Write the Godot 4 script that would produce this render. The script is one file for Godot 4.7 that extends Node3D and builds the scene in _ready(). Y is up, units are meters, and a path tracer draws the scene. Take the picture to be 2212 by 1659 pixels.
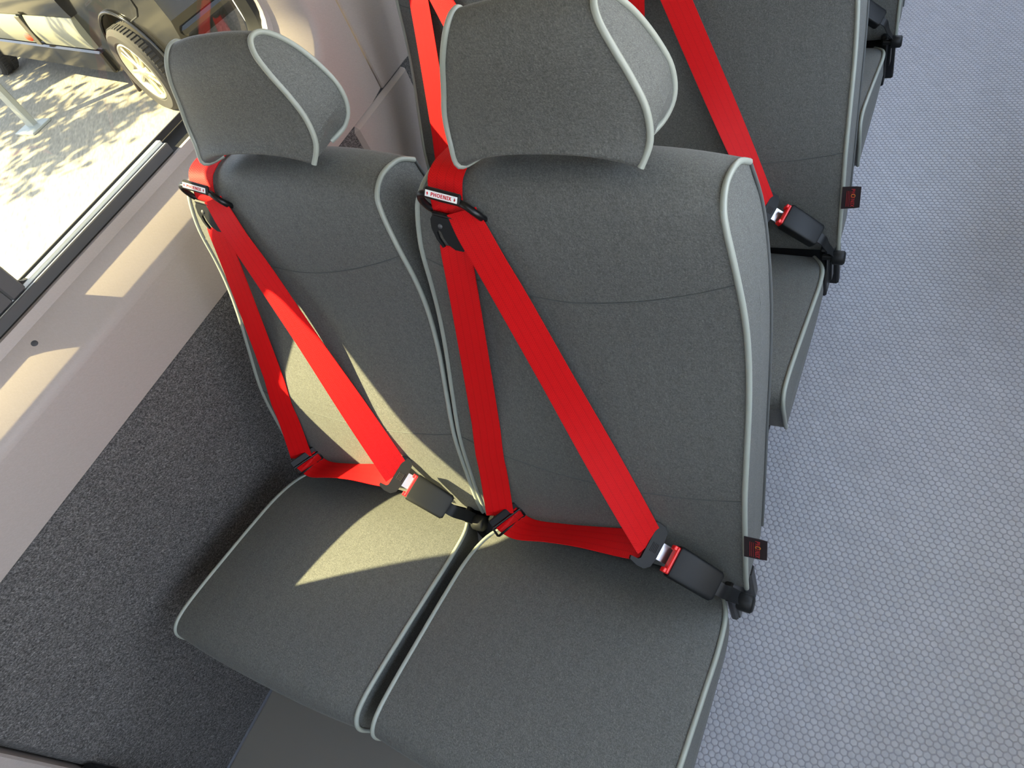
extends Node3D

# Passenger seats of a minibus, looking down from the aisle. x runs across the bus (aisle side positive), y up, z towards the front of the bus.
const PITCH_X := 0.46      # seat to seat
const PITCH_Z := 0.692     # row to row
const EYE := 1.5           # camera height over the bus floor
const GROUND := -0.65      # the yard outside
var rng := RandomNumberGenerator.new()
var M := {}
var used := {}


# ------------------------------------------------------------------ mesh building
class Shape:
	var v := PackedVector3Array()
	var uv := PackedVector2Array()
	var g := PackedInt32Array()
	var mark := 0

	func tri(a: Vector3, b: Vector3, c: Vector3, group := 0, ua := Vector2.ZERO, ub := Vector2.ZERO, uc := Vector2.ZERO):
		v.append(a); v.append(b); v.append(c)
		uv.append(ua); uv.append(ub); uv.append(uc)
		g.append(group)

	func quad(a: Vector3, b: Vector3, c: Vector3, d: Vector3, group := 0, ua := Vector2.ZERO, ub := Vector2.ZERO, uc := Vector2.ZERO, ud := Vector2.ZERO):
		tri(a, b, c, group, ua, ub, uc)
		tri(a, c, d, group, ua, uc, ud)

	func begin():
		mark = v.size()

	func close():      # turn the solid made since begin() so that its faces look outwards (clockwise)
		var mid := Vector3.ZERO
		var n := v.size() - mark
		if n == 0:
			return
		for i in range(mark, v.size()):
			mid += v[i]
		mid /= n
		var vol := 0.0
		for i in range(mark, v.size(), 3):
			vol += (v[i] - mid).dot((v[i + 1] - mid).cross(v[i + 2] - mid))
		if vol > 0:
			turn()

	func turn():
		for i in range(mark, v.size(), 3):
			var t := v[i + 1]; v[i + 1] = v[i + 2]; v[i + 2] = t
			var u := uv[i + 1]; uv[i + 1] = uv[i + 2]; uv[i + 2] = u

	func mesh() -> ArrayMesh:
		var st := SurfaceTool.new()
		st.begin(Mesh.PRIMITIVE_TRIANGLES)
		for i in v.size():
			st.set_smooth_group(g[i / 3])
			st.set_uv(uv[i])
			st.add_vertex(v[i])
		st.generate_normals()
		return st.commit()

	func box(c: Vector3, size: Vector3, bevel := 0.0, basis := Basis.IDENTITY):
		begin()
		var h := size * 0.5
		var e: float = min(bevel, min(h.x, min(h.y, h.z)) * 0.98)
		var P := func(ax: int, sx: float, sy: float, sz: float) -> Vector3:
			var p := Vector3(sx * h.x, sy * h.y, sz * h.z)
			for k in 3:
				if k != ax:
					p[k] -= sign(p[k]) * e
			return c + basis * p
		for ax in 3:
			var o := [(ax + 1) % 3, (ax + 2) % 3]
			for s in [-1.0, 1.0]:
				var q := []
				for k in [[-1, -1], [1, -1], [1, 1], [-1, 1]]:
					var d := [0.0, 0.0, 0.0]
					d[ax] = s; d[o[0]] = float(k[0]); d[o[1]] = float(k[1])
					q.append(P.call(ax, d[0], d[1], d[2]))
				out(q[0], q[1], q[2], q[3], c, -1)
		if e > 0:
			for ax in 3:
				var b: int = (ax + 1) % 3
				var cc: int = (ax + 2) % 3
				for sb in [-1.0, 1.0]:
					for sc in [-1.0, 1.0]:
						var d := [0.0, 0.0, 0.0]
						d[b] = sb; d[cc] = sc
						d[ax] = -1.0
						var p0: Vector3 = P.call(b, d[0], d[1], d[2])
						var p1: Vector3 = P.call(cc, d[0], d[1], d[2])
						d[ax] = 1.0
						out(p0, p1, P.call(cc, d[0], d[1], d[2]), P.call(b, d[0], d[1], d[2]), c, -1)
			for sx in [-1.0, 1.0]:
				for sy in [-1.0, 1.0]:
					for sz in [-1.0, 1.0]:
						var a: Vector3 = P.call(0, sx, sy, sz)
						var b2: Vector3 = P.call(1, sx, sy, sz)
						var c2: Vector3 = P.call(2, sx, sy, sz)
						if (a - c).dot((b2 - a).cross(c2 - a)) > 0:
							tri(a, c2, b2, -1)
						else:
							tri(a, b2, c2, -1)

	func out(a: Vector3, b: Vector3, c: Vector3, d: Vector3, mid: Vector3, group: int):
		if ((a + b + c + d) / 4 - mid).dot((b - a).cross(c - a)) > 0:
			quad(a, d, c, b, group)
		else:
			quad(a, b, c, d, group)

	func tube(path: PackedVector3Array, r: float, sides := 8, closed := false, squash := 1.0):
		begin()
		var n := path.size()
		var rings := []
		var up := Vector3.ZERO
		for i in n:
			var a := path[(i - 1 + n) % n] if (closed or i > 0) else path[i]
			var b := path[(i + 1) % n] if (closed or i < n - 1) else path[i]
			var t := (b - a).normalized()
			if up == Vector3.ZERO:
				up = t.cross(Vector3(0.31, 0.2, 0.93)).normalized()
				if up.length() < 0.1:
					up = t.cross(Vector3.UP).normalized()
			up = (up - t * up.dot(t)).normalized()
			var w := t.cross(up)
			var ring := PackedVector3Array()
			for k in sides:
				var f := TAU * k / sides
				ring.append(path[i] + (up * cos(f) + w * sin(f) * squash) * r)
			rings.append(ring)
		for i in (n if closed else n - 1):
			for k in sides:
				var j := (i + 1) % n
				var l := (k + 1) % sides
				quad(rings[i][k], rings[i][l], rings[j][l], rings[j][k], 0)
		if not closed:
			for e in [0, n - 1]:
				for k in sides:
					tri(path[e], rings[e][k], rings[e][(k + 1) % sides], 1 + e)
		close()

	func ribbon(path: PackedVector3Array, wide: PackedVector3Array, w: float, th: float):
		# a strap: wide[i] points across it
		begin()
		var n := path.size()
		var rows := []
		var along := 0.0
		for i in n:
			var t := (path[min(i + 1, n - 1)] - path[max(i - 1, 0)]).normalized()
			var s := (wide[i] - t * wide[i].dot(t)).normalized()
			var nn := t.cross(s).normalized() * th * 0.5
			if i > 0:
				along += path[i].distance_to(path[i - 1])
			rows.append([path[i] - s * w / 2 + nn, path[i] + s * w / 2 + nn, path[i] + s * w / 2 - nn, path[i] - s * w / 2 - nn, along / w])
		for i in n - 1:
			var a = rows[i]
			var b = rows[i + 1]
			var ya: float = a[4]
			var yb: float = b[4]
			quad(a[0], a[1], b[1], b[0], 0, Vector2(0, ya), Vector2(1, ya), Vector2(1, yb), Vector2(0, yb))
			quad(a[2], a[3], b[3], b[2], 1, Vector2(1, ya), Vector2(0, ya), Vector2(0, yb), Vector2(1, yb))
			quad(a[1], a[2], b[2], b[1], 2, Vector2(.99, ya), Vector2(1, ya), Vector2(1, yb), Vector2(.99, yb))
			quad(a[3], a[0], b[0], b[3], 3, Vector2(0, ya), Vector2(.01, ya), Vector2(.01, yb), Vector2(0, yb))
		for e in [0, n - 1]:
			var a = rows[e]
			quad(a[0], a[1], a[2], a[3], 4 + e)
		close()

	func extrude(poly: PackedVector2Array, depth: float, basis: Basis, at: Vector3):
		# poly lies in basis.x / basis.y, thickness along basis.z centred on at
		begin()
		var idx := Geometry2D.triangulate_polygon(poly)
		var hz := basis.z * depth * 0.5
		var P := func(p: Vector2) -> Vector3: return at + basis.x * p.x + basis.y * p.y
		for i in range(0, idx.size(), 3):
			var a: Vector3 = P.call(poly[idx[i]])
			var b: Vector3 = P.call(poly[idx[i + 1]])
			var c: Vector3 = P.call(poly[idx[i + 2]])
			tri(a + hz, b + hz, c + hz, -1)
			tri(a - hz, c - hz, b - hz, -1)
		var n := poly.size()
		for i in n:
			var a: Vector3 = P.call(poly[i])
			var b: Vector3 = P.call(poly[(i + 1) % n])
			quad(b + hz, a + hz, a - hz, b - hz, -1)
		# consistent winding: test the first cap
		if idx.size() > 2:
			var a: Vector3 = v[mark]
			if (v[mark + 1] - a).cross(v[mark + 2] - a).dot(basis.z) > 0:
				for i in range(mark, mark + idx.size() * 2, 3):
					var t := v[i + 1]; v[i + 1] = v[i + 2]; v[i + 2] = t
		var turned := Geometry2D.is_polygon_clockwise(poly)
		if (not turned) != (basis.x.cross(basis.y).dot(basis.z) > 0):
			for i in range(mark + idx.size() * 2, v.size(), 3):
				var t := v[i + 1]; v[i + 1] = v[i + 2]; v[i + 2] = t

	func lathe(profile: PackedVector2Array, sides: int, basis: Basis, at: Vector3, hard := false):
		# profile: x = radius, y = along basis.y
		begin()
		for i in profile.size() - 1:
			for k in sides:
				var f0 := TAU * k / sides
				var f1 := TAU * (k + 1) / sides
				var p := profile[i]
				var q := profile[i + 1]
				var d0 := basis.x * cos(f0) + basis.z * sin(f0)
				var d1 := basis.x * cos(f1) + basis.z * sin(f1)
				quad(at + d0 * p.x + basis.y * p.y, at + d1 * p.x + basis.y * p.y, at + d1 * q.x + basis.y * q.y, at + d0 * q.x + basis.y * q.y, i if hard else 0)
		close()

	func rings(list: Array, groups: Array):   # strips between closed loops of as many points
		for i in list.size() - 1:
			var a: PackedVector3Array = list[i]
			var b: PackedVector3Array = list[i + 1]
			for k in a.size():
				var l := (k + 1) % a.size()
				quad(a[k], a[l], b[l], b[k], groups[i])


# an upholstered pad: a closed side outline [z, y, centre push z, centre push y] swept across x
func pad(s: Shape, ctrl: Array, half: Callable, mid_x := 0.0, stations := 21, steps := 5, core := [], dome := .004) -> PackedVector2Array:
	var pts := []
	var n := ctrl.size()
	for i in n:
		for k in steps:
			var t := float(k) / steps
			var q := []
			for c in 4:
				q.append(cubic_interpolate(ctrl[i][c], ctrl[(i + 1) % n][c], ctrl[(i - 1 + n) % n][c], ctrl[(i + 2) % n][c], t))
			pts.append(q)
	s.begin()
	var m := pts.size()
	var rows := []
	for j in stations:
		var a := -cos(PI * j / (stations - 1.0))
		var f: float = 1.0 - pow(absf(a), 2.6)
		var soft: float = 0.004 * pow(absf(a), 10.0)
		var row := PackedVector3Array()
		for i in m:
			var p = pts[i]
			var z: float = p[0] + p[2] * f
			var y: float = p[1] + p[3] * f
			row.append(Vector3(mid_x + a * half.call(p[1], p[0]), y, z))
		rows.append(row)
	for j in stations - 1:
		for i in m:
			var l := (i + 1) % m
			s.quad(rows[j][i], rows[j][l], rows[j + 1][l], rows[j + 1][i], 0)
	var flat := PackedVector2Array()
	for p in pts:
		flat.append(Vector2(p[0], p[1]))
	# side panels: the outline joined to a spine inside it
	for e in [0, stations - 1]:
		var out_x := -1.0 if e == 0 else 1.0
		for i in m:
			var l := (i + 1) % m
			var p0: Vector3 = rows[e][i]
			var p1: Vector3 = rows[e][l]
			var c0 := spine(core, p0)
			var c1 := spine(core, p1)
			c0.x = mid_x + out_x * (half.call(c0.y, c0.z) + dome)
			c1.x = mid_x + out_x * (half.call(c1.y, c1.z) + dome)
			for q in [[p0, p1, c1], [p0, c1, c0]]:
				if (q[0] - q[1]).length() < 1e-6 or (q[1] - q[2]).length() < 1e-6 or (q[0] - q[2]).length() < 1e-6:
					continue
				if (q[1] - q[0]).cross(q[2] - q[0]).x * out_x > 0:
					s.tri(q[0], q[2], q[1], 1 + e)
				else:
					s.tri(q[0], q[1], q[2], 1 + e)
	var per := m * (stations - 1) * 6
	# sweep: outward test on one quad by area of the outline
	var clockwise := Geometry2D.is_polygon_clockwise(flat)
	if not clockwise:
		for i in range(s.mark, s.mark + per, 3):
			var t := s.v[i + 1]; s.v[i + 1] = s.v[i + 2]; s.v[i + 2] = t
	return flat


func spine(core: Array, p: Vector3) -> Vector3:
	# the nearest point of a polyline [z, y]
	var best := Vector3(0, core[0][1], core[0][0])
	var far := 1e9
	for i in core.size() - 1:
		var a := Vector2(core[i][0], core[i][1])
		var b := Vector2(core[i + 1][0], core[i + 1][1])
		var q := Geometry2D.get_closest_point_to_segment(Vector2(p.z, p.y), a, b)
		var d := q.distance_to(Vector2(p.z, p.y))
		if d < far:
			far = d
			best = Vector3(0, q.y, q.x)
	return best


# ------------------------------------------------------------------ scene graph
func numbered(called: String) -> String:
	if not used.has(called):
		used[called] = 0
		return called
	used[called] += 1
	return "%s_%03d" % [called, used[called]]


func thing(called: String, label: String, category: String, at := Vector3.ZERO, group := "") -> Node3D:
	var o := Node3D.new()
	o.name = numbered(called)
	add_child(o)
	o.position = at
	o.set_meta("label", label)
	o.set_meta("category", category)
	if group:
		o.set_meta("group", group)
	return o


func part(called: String, s, mat: Material, parent: Node, label := "") -> MeshInstance3D:
	var o := MeshInstance3D.new()
	o.name = called
	o.mesh = s.mesh() if s is Shape else s
	o.material_override = mat
	parent.add_child(o, true)
	if label:
		o.set_meta("label", label)
	return o


func struct(called: String, s, mat: Material, label := "") -> MeshInstance3D:
	var o := part(numbered(called), s, mat, self, label)
	o.set_meta("kind", "structure")
	return o


func copy_of(root: Node3D, at: Vector3, label: String) -> Node3D:
	var r: Node3D = root.duplicate()
	r.name = numbered(String(root.name).rstrip("_0123456789"))
	add_child(r)
	r.position = at
	r.set_meta("label", label)
	return r


func curve(ctrl: PackedVector3Array, steps := 6, closed := false) -> PackedVector3Array:
	var out := PackedVector3Array()
	var n := ctrl.size()
	for i in (n if closed else n - 1):
		var a := ctrl[(i - 1 + n) % n] if (closed or i > 0) else ctrl[i]
		var b := ctrl[i]
		var c := ctrl[(i + 1) % n]
		var d := ctrl[(i + 2) % n] if (closed or i + 2 < n) else c
		for k in steps:
			out.append(b.cubic_interpolate(c, a, d, float(k) / steps))
	if not closed:
		out.append(ctrl[n - 1])
	return out


func rounded(z0: float, z1: float, y0: float, y1: float, r: float, x: float, per := 8, mids := 3) -> PackedVector3Array:
	# a rounded rectangle in the plane x, as many points whatever its size
	var out := PackedVector3Array()
	var c := [Vector2(z0 + r, y0 + r), Vector2(z1 - r, y0 + r), Vector2(z1 - r, y1 - r), Vector2(z0 + r, y1 - r)]
	var start := [PI, 1.5 * PI, 0.0, 0.5 * PI]
	for i in 4:
		for k in per + 1:
			var f: float = start[i] + 0.5 * PI * k / per
			out.append(Vector3(x, c[i].y + r * sin(f), c[i].x + r * cos(f)))
		var a: Vector2 = c[i] + r * Vector2(cos(start[i] + .5 * PI), sin(start[i] + .5 * PI))
		var b: Vector2 = c[(i + 1) % 4] + r * Vector2(cos(start[i] + .5 * PI), sin(start[i] + .5 * PI))
		for k in mids:
			var p := a.lerp(b, (k + 1.0) / (mids + 1.0))
			out.append(Vector3(x, p.y, p.x))
	return out


# ------------------------------------------------------------------ materials
func std(color: Color, rough := 0.6, metal := 0.0) -> StandardMaterial3D:
	var m := StandardMaterial3D.new()
	m.albedo_color = color
	m.roughness = rough
	m.metallic = metal
	return m


func tri_map(m: StandardMaterial3D, tex: Texture2D, tile: float, bump: Texture2D = null, relief := 0.0):
	m.albedo_texture = tex
	m.uv1_triplanar = true
	m.uv1_world_triplanar = true
	m.uv1_scale = Vector3.ONE / tile
	if bump:
		m.heightmap_enabled = true
		m.heightmap_texture = bump
		m.heightmap_scale = relief


func speckle(size: int, low: float, high: float, soft: int, stretch: int, power := 1.0) -> ImageTexture:
	# a mottled yarn: random flecks, blurred a little
	var a := PackedFloat32Array()
	a.resize(size * size)
	for i in size * size:
		a[i] = pow(rng.randf(), power)
	for pass_n in soft:
		var b := a.duplicate()
		for y in size:
			for x in size:
				var sum := 0.0
				for k in range(-stretch, stretch + 1):
					sum += a[((y + k + size) % size) * size + (x + k + size) % size]
				sum += a[y * size + (x + 1) % size] + a[y * size + (x + size - 1) % size]
				b[y * size + x] = sum / (2 * stretch + 3)
		a = b
	var lo := 1e9
	var hi := -1e9
	for x in a:
		lo = min(lo, x)
		hi = max(hi, x)
	var im := Image.create(size, size, true, Image.FORMAT_RGB8)
	for y in size:
		for x in size:
			var f := low + (high - low) * (a[y * size + x] - lo) / (hi - lo)
			im.set_pixel(x, y, Color(f, f, f))
	im.generate_mipmaps()
	return ImageTexture.create_from_image(im)


func make_materials():
	var yarn := speckle(256, 0.36, 1.0, 1, 1, 1.6)
	var fab := std(Color(0.505, 0.515, 0.50), 0.66)
	tri_map(fab, yarn, 0.10, yarn, 0.02)
	fab.rim_enabled = true
	fab.rim = 0.25
	M.fabric = fab
	M.piping = std(Color(0.53, 0.55, 0.52), 0.42)
	M.thread = std(Color(0.27, 0.28, 0.28), 0.8)
	# webbing: ribbed red polyester
	var im := Image.create(64, 64, true, Image.FORMAT_RGB8)
	var hm := Image.create(64, 64, true, Image.FORMAT_RGB8)
	for y in 64:
		for x in 64:
			var rib := 0.5 + 0.5 * sin(TAU * (y / 4.0 + absf(fmod(x / 16.0, 1.0) - 0.5) * 3.0))
			var panel := 0.94 if (x % 16) in [0, 1] else 1.0
			var f := (0.86 + 0.14 * rib) * panel
			im.set_pixel(x, y, Color(f, f, f))
			hm.set_pixel(x, y, Color(rib, rib, rib) * panel)
	im.generate_mipmaps()
	var web := std(Color(0.80, 0.02, 0.045), 0.62)
	web.metallic_specular = 0.32
	web.albedo_texture = ImageTexture.create_from_image(im)
	web.uv1_scale = Vector3(1, 1.0, 1)
	web.heightmap_enabled = true
	web.heightmap_texture = ImageTexture.create_from_image(hm)
	web.heightmap_scale = 0.02
	web.backlight_enabled = true
	web.backlight = Color(0.35, 0.02, 0.02)
	M.web = web
	M.black = std(Color(0.075, 0.08, 0.085), 0.5)
	M.black.metallic_specular = 0.35
	M.black_metal = std(Color(0.06, 0.06, 0.065), 0.35)
	M.black_metal.metallic_specular = 0.4
	M.red_plastic = std(Color(0.85, 0.06, 0.07), 0.4)
	M.steel = std(Color(0.72, 0.72, 0.72), 0.3, 1.0)
	M.white_print = std(Color(0.86, 0.87, 0.87), 0.45)
	M.red_print = std(Color(0.72, 0.03, 0.05), 0.5)
	M.tag_cloth = std(Color(0.10, 0.045, 0.06), 0.85)
	M.tag_thread = std(Color(0.55, 0.10, 0.12), 0.8)
	M.tag_gold = std(Color(0.70, 0.42, 0.12), 0.8)
	# the bus
	var grain := speckle(128, 0.93, 1.0, 2, 1)
	var trim := std(Color(0.60, 0.56, 0.54), 0.55)
	tri_map(trim, grain, 0.07, grain, 0.03)
	M.trim = trim
	M.trim_dark = std(Color(0.22, 0.22, 0.23), 0.7)
	var pile := speckle(512, 0.12, 1.0, 1, 1, 1.5)
	var carpet := std(Color(0.66, 0.645, 0.635), 0.95)
	tri_map(carpet, pile, 0.34, pile, 0.25)
	M.carpet = carpet
	var wear := speckle(256, 0.88, 1.0, 3, 2)
	var vinyl := std(Color(0.575, 0.585, 0.62), 0.5)
	tri_map(vinyl, wear, 0.5)
	M.vinyl = vinyl
	var scuffs := speckle(256, 0.86, 1.0, 4, 2)
	M.stud = std(Color(0.685, 0.695, 0.735), 0.46)
	tri_map(M.stud, scuffs, 0.9)
	M.shade_toned_floor = std(Color(0.46, 0.45, 0.43), 0.55)  # darker warm tone holds the shade and warm bounce under the seats
	M.headlining = std(Color(0.80, 0.79, 0.77), 0.9)
	M.frame = std(Color(0.26, 0.26, 0.265), 0.5)
	M.rubber = std(Color(0.06, 0.06, 0.06), 0.7)
	M.channel = std(Color(0.78, 0.80, 0.80), 0.45, 0.6)
	var tint := std(Color(0.02, 0.025, 0.02, 0.66), 0.02)
	tint.transparency = BaseMaterial3D.TRANSPARENCY_ALPHA
	M.tint = tint
	var clear := std(Color(0.02, 0.03, 0.03, 0.08), 0.02)
	clear.transparency = BaseMaterial3D.TRANSPARENCY_ALPHA
	M.clear = clear
	# the yard
	var grit := speckle(512, 0.66, 1.0, 3, 2)
	var ground := std(Color(0.62, 0.59, 0.52), 0.9)
	tri_map(ground, grit, 3.0)
	M.ground = ground
	var paint := std(Color(0.10, 0.095, 0.085), 0.12)
	paint.metallic_specular = 0.4
	M.paint = paint
	M.door_reflection = std(Color(0.47, 0.47, 0.41), 0.4)  # pale tone paints sunlit ground reflected in the dark doors
	M.cladding = std(Color(0.24, 0.22, 0.17), 0.65)
	M.tyre = std(Color(0.16, 0.15, 0.14), 0.85)
	M.alloy = std(Color(0.80, 0.78, 0.70), 0.3, 0.7)
	M.orange = std(Color(0.85, 0.20, 0.01), 0.4)
	M.galvanised = std(Color(0.62, 0.63, 0.60), 0.5, 0.4)
	M.bark = std(Color(0.34, 0.28, 0.22), 0.95)
	M.leaf = std(Color(0.28, 0.42, 0.16), 0.7)
	M.bus_skin = std(Color(0.75, 0.75, 0.75), 0.4)


# ------------------------------------------------------------------ the seat
const BACK := [   # z, y, push at the middle (z, y)
	[-.366, .428, .004, 0], [-.372, .470, .006, 0], [-.388, .533, .010, 0], [-.412, .614, .012, 0], [-.446, .684, .013, 0], [-.479, .748, .013, 0], [-.503, .806, .013, 0],
	[-.518, .860, .013, 0], [-.529, .921, .011, 0], [-.544, .968, .006, .010], [-.558, .987, .002, .018], [-.586, .996, 0, .022], [-.622, .990, 0, .022], [-.645, .972, -.004, .012],
	[-.640, .910, 0, 0], [-.612, .810, 0, 0], [-.575, .710, 0, 0], [-.535, .620, 0, 0], [-.492, .520, 0, 0], [-.462, .445, 0, 0], [-.440, .420, 0, 0], [-.395, .414, 0, 0]]
const HEAD := [
	[-.556, 1.036, .004, .020], [-.570, 1.058, .010, .008], [-.579, 1.088, .012, 0], [-.584, 1.118, .012, 0], [-.586, 1.148, .010, 0], [-.591, 1.171, .006, .003], [-.600, 1.184, 0, .006],
	[-.611, 1.188, 0, .007], [-.624, 1.184, 0, .006], [-.636, 1.171, -.003, .003], [-.647, 1.147, -.006, 0], [-.654, 1.115, -.006, 0], [-.656, 1.083, -.006, 0], [-.650, 1.055, -.003, 0],
	[-.636, 1.036, 0, .010], [-.613, 1.029, 0, .016], [-.582, 1.029, 0, .022]]
const SEAT := [
	[-.368, .402, 0, .004], [-.326, .420, 0, .010], [-.270, .438, 0, .013], [-.200, .454, 0, .014], [-.130, .468, 0, .013], [-.060, .481, 0, .012], [-.012, .487, .003, .009], [.014, .482, .006, .006],
	[.026, .464, .008, 0], [.022, .430, .008, 0], [.012, .390, .006, 0], [.000, .358, .002, -.002], [-.030, .345, 0, 0], [-.130, .335, 0, 0], [-.230, .328, 0, 0], [-.300, .330, 0, 0], [-.345, .350, 0, 0], [-.372, .376, 0, 0]]


func back_half(y: float, _z := 0.0) -> float:
	return _table(y, [.41, .43, .53, .62, .73, .79, .84, .883, .925, .955, .978, .990, 1.0], [.222, .225, .225, .224, .223, .221, .218, .214, .208, .201, .197, .193, .190])


func head_half(y: float, _z := 0.0) -> float:
	return _table(y, [1.025, 1.030, 1.036, 1.047, 1.062, 1.09, 1.12, 1.15, 1.19], [.092, .100, .112, .120, .122, .120, .109, .097, .078])


func seat_half(y: float, z := 0.0) -> float:
	return -.030 * pow(clampf((-z - .285) / .085, 0, 1), 2.0) + _table(y, [.32, .40, .45, .49], [.208, .213, .215, .213])


func _table(x: float, xs: Array, ys: Array) -> float:
	for i in xs.size() - 1:
		if x <= xs[i + 1]:
			return lerp(ys[i], ys[i + 1], clampf((x - xs[i]) / (xs[i + 1] - xs[i]), 0, 1))
	return ys[-1]


func surface_z(x: float, y: float) -> float:   # front of the backrest at a height
	for i in 11:
		var a = BACK[i]
		var b = BACK[i + 1]
		if y <= b[1]:
			var t: float = clampf((y - a[1]) / (b[1] - a[1]), 0, 1)
			var f: float = 1.0 - pow(absf((x - .003) / back_half(y)), 2.6)
			return lerp(a[0], b[0], t) + lerp(float(a[2]), float(b[2]), t) * f
	return -.56


func edge_path(ctrl: Array, from: int, to: int, half: Callable, side: float, mid: float, outw: float) -> PackedVector3Array:
	var c := PackedVector3Array()
	for i in range(from, to + 1):
		var p = ctrl[(i + ctrl.size()) % ctrl.size()]
		c.append(Vector3(mid + side * (half.call(p[1], p[0]) + outw), p[1], p[0]))
	return curve(c, 5)


func make_seat(label: String) -> Node3D:
	var t := thing("passenger_seat", label, "seat", Vector3.ZERO, "grey passenger seats")
	var s := Shape.new()
	pad(s, BACK, back_half, .003, 25, 4, [[-.41, .455], [-.44, .53], [-.515, .70], [-.57, .83], [-.592, .93], [-.60, .955]], .001)
	var back := part("backrest", s, M.fabric, t)
	for side in [-1.0, 1.0]:
		s = Shape.new()
		s.tube(edge_path(BACK, 0, 13, back_half, side, .003, .0005), .0038, 8)
		part("piping", s, M.piping, back, "light grey piping")
		# the rear seam of the side panel, with its zip
		s = Shape.new()
		s.tube(edge_path(BACK, 13, 19, back_half, side, .003, .0008), .0024, 6)
		part("rear_seam", s, M.thread, back)
	# stitched seams across the front
	for sm in [[.905, .868], [.616, .600]]:
		var c := PackedVector3Array()
		for k in 41:
			var f := -1.0 + k / 20.0
			var y: float = lerp(sm[1], sm[0], pow(absf(f), 1.6))
			var x: float = .003 + f * (back_half(y) - .004)
			c.append(Vector3(x, y, surface_z(x, y) + .0006))
		s = Shape.new()
		s.tube(c, .0009, 5)
		part("seam", s, M.thread, back)
	# woven maker's tag on the aisle side
	s = Shape.new()
	var gb := Basis(Vector3(0, -.96, .28), Vector3(1, 0, 0), Vector3(0, .28, .96))
	var gc := Vector3(.2465, .540, -.3838)
	s.extrude(PackedVector2Array([Vector2(-.021, -.018), Vector2(.021, -.018), Vector2(.019, .004), Vector2(.017, .0125), Vector2(-.022, .0125), Vector2(-.0225, .004)]), .001, gb, gc)
	var tag := part("maker_tag", s, M.tag_cloth, back, "dark woven tag with red lettering")
	lettering(tag, "PH", M.tag_thread, gc + gb * Vector3(-.0130, 0, .001), gb, .0062, "tag_lettering")
	lettering(tag, "O", M.tag_gold, gc + gb * Vector3(-.0050, .0003, .001), gb, .0074, "tag_lettering")
	lettering(tag, "ENIX", M.tag_thread, gc + gb * Vector3(.0060, 0, .001), gb, .0062, "tag_lettering")
	for k in 3:
		s = Shape.new()
		s.box(gc + gb * Vector3(.001, -.0052 - k * .0024, .001), Vector3(.030, .0006, .0005), 0.0, gb)
		part("tag_line", s, M.tag_thread, tag)
	# headrest
	s = Shape.new()
	pad(s, HEAD, head_half, .006, 21, 4, [[-.610, 1.068], [-.614, 1.15]])
	var head := part("headrest", s, M.fabric, t)
	for side in [-1.0, 1.0]:
		s = Shape.new()
		s.tube(edge_path(HEAD, -1 if side < 0 else 0, 15, head_half, side, .006, .0005), .0038, 8)
		part("piping", s, M.piping, head, "light grey piping")
	for side in [-1.0, 1.0]:
		s = Shape.new()
		s.tube(PackedVector3Array([Vector3(side * .05, 1.06, -.612), Vector3(side * .05, .95, -.606)]), .006, 8)
		part("headrest_post", s, M.steel, head)
	# cushion
	s = Shape.new()
	pad(s, SEAT, seat_half, 0.0, 25, 4, [[-.33, .375], [-.02, .42]])
	var seat := part("seat_cushion", s, M.fabric, t)
	for side in [-1.0, 1.0]:
		s = Shape.new()
		s.tube(edge_path(SEAT, 0, 11, seat_half, side, 0.0, .0005), .0038, 8)
		part("piping", s, M.piping, seat, "light grey piping")
	# frame under and behind
	s = Shape.new()
	s.box(Vector3(0, .312, -.17), Vector3(.34, .035, .28), .004)
	part("seat_pan", s, M.black, t)
	s = Shape.new()
	s.box(Vector3(0, .352, -.405), Vector3(.452, .105, .022), .004)  # added bar, stops a stray sunbeam between the seats
	part("added_crossbar", s, M.black_metal, t)
	for side in [-1.0, 1.0]:
		s = Shape.new()
		s.box(Vector3(side * .205, .375, -.385), Vector3(.012, .13, .07), .003)
		part("hinge_bracket", s, M.black_metal, t)
	for side in [-1.0, 1.0]:
		s = Shape.new()
		s.box(Vector3(side * .09, .15, -.19), Vector3(.05, .30, .04), .006)
		s.box(Vector3(side * .09, .008, -.19), Vector3(.06, .016, .26), .004)
		part("leg", s, M.black_metal, t)
	return t


func lettering(parent: Node, text: String, mat: Material, at: Vector3, basis: Basis, height: float, called: String):
	var tm := TextMesh.new()
	var f := SystemFont.new()
	f.font_names = PackedStringArray(["Droid Sans"])
	f.font_weight = 700
	tm.font = f
	tm.text = text
	tm.font_size = 64
	tm.pixel_size = height / 46.0
	tm.depth = 0.0004
	tm.curve_step = 4.0
	var o := part(called, tm, mat, parent)
	o.transform = Transform3D(basis, at)


# ------------------------------------------------------------------ the belt
func strap(s: Shape, ctrl: Array, wide: Array, steps := 8, w := .047, clear := false):
	var c := PackedVector3Array()
	var q := PackedVector3Array()
	for p in ctrl:
		c.append(p)
	for p in wide:
		q.append(p)
	var line := curve(c, steps)
	var across := curve(q, steps)
	if clear:
		for i in line.size():
			var need := 0.0
			for e in [-.5, 0.0, .5]:
				var p: Vector3 = line[i] + across[i].normalized() * e * w
				if p.y < .985 and p.y > .45:
					need = max(need, surface_z(p.x, p.y) + .0025 - p.z)
			line[i].z += need
	s.ribbon(line, across, w, .0014)


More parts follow.
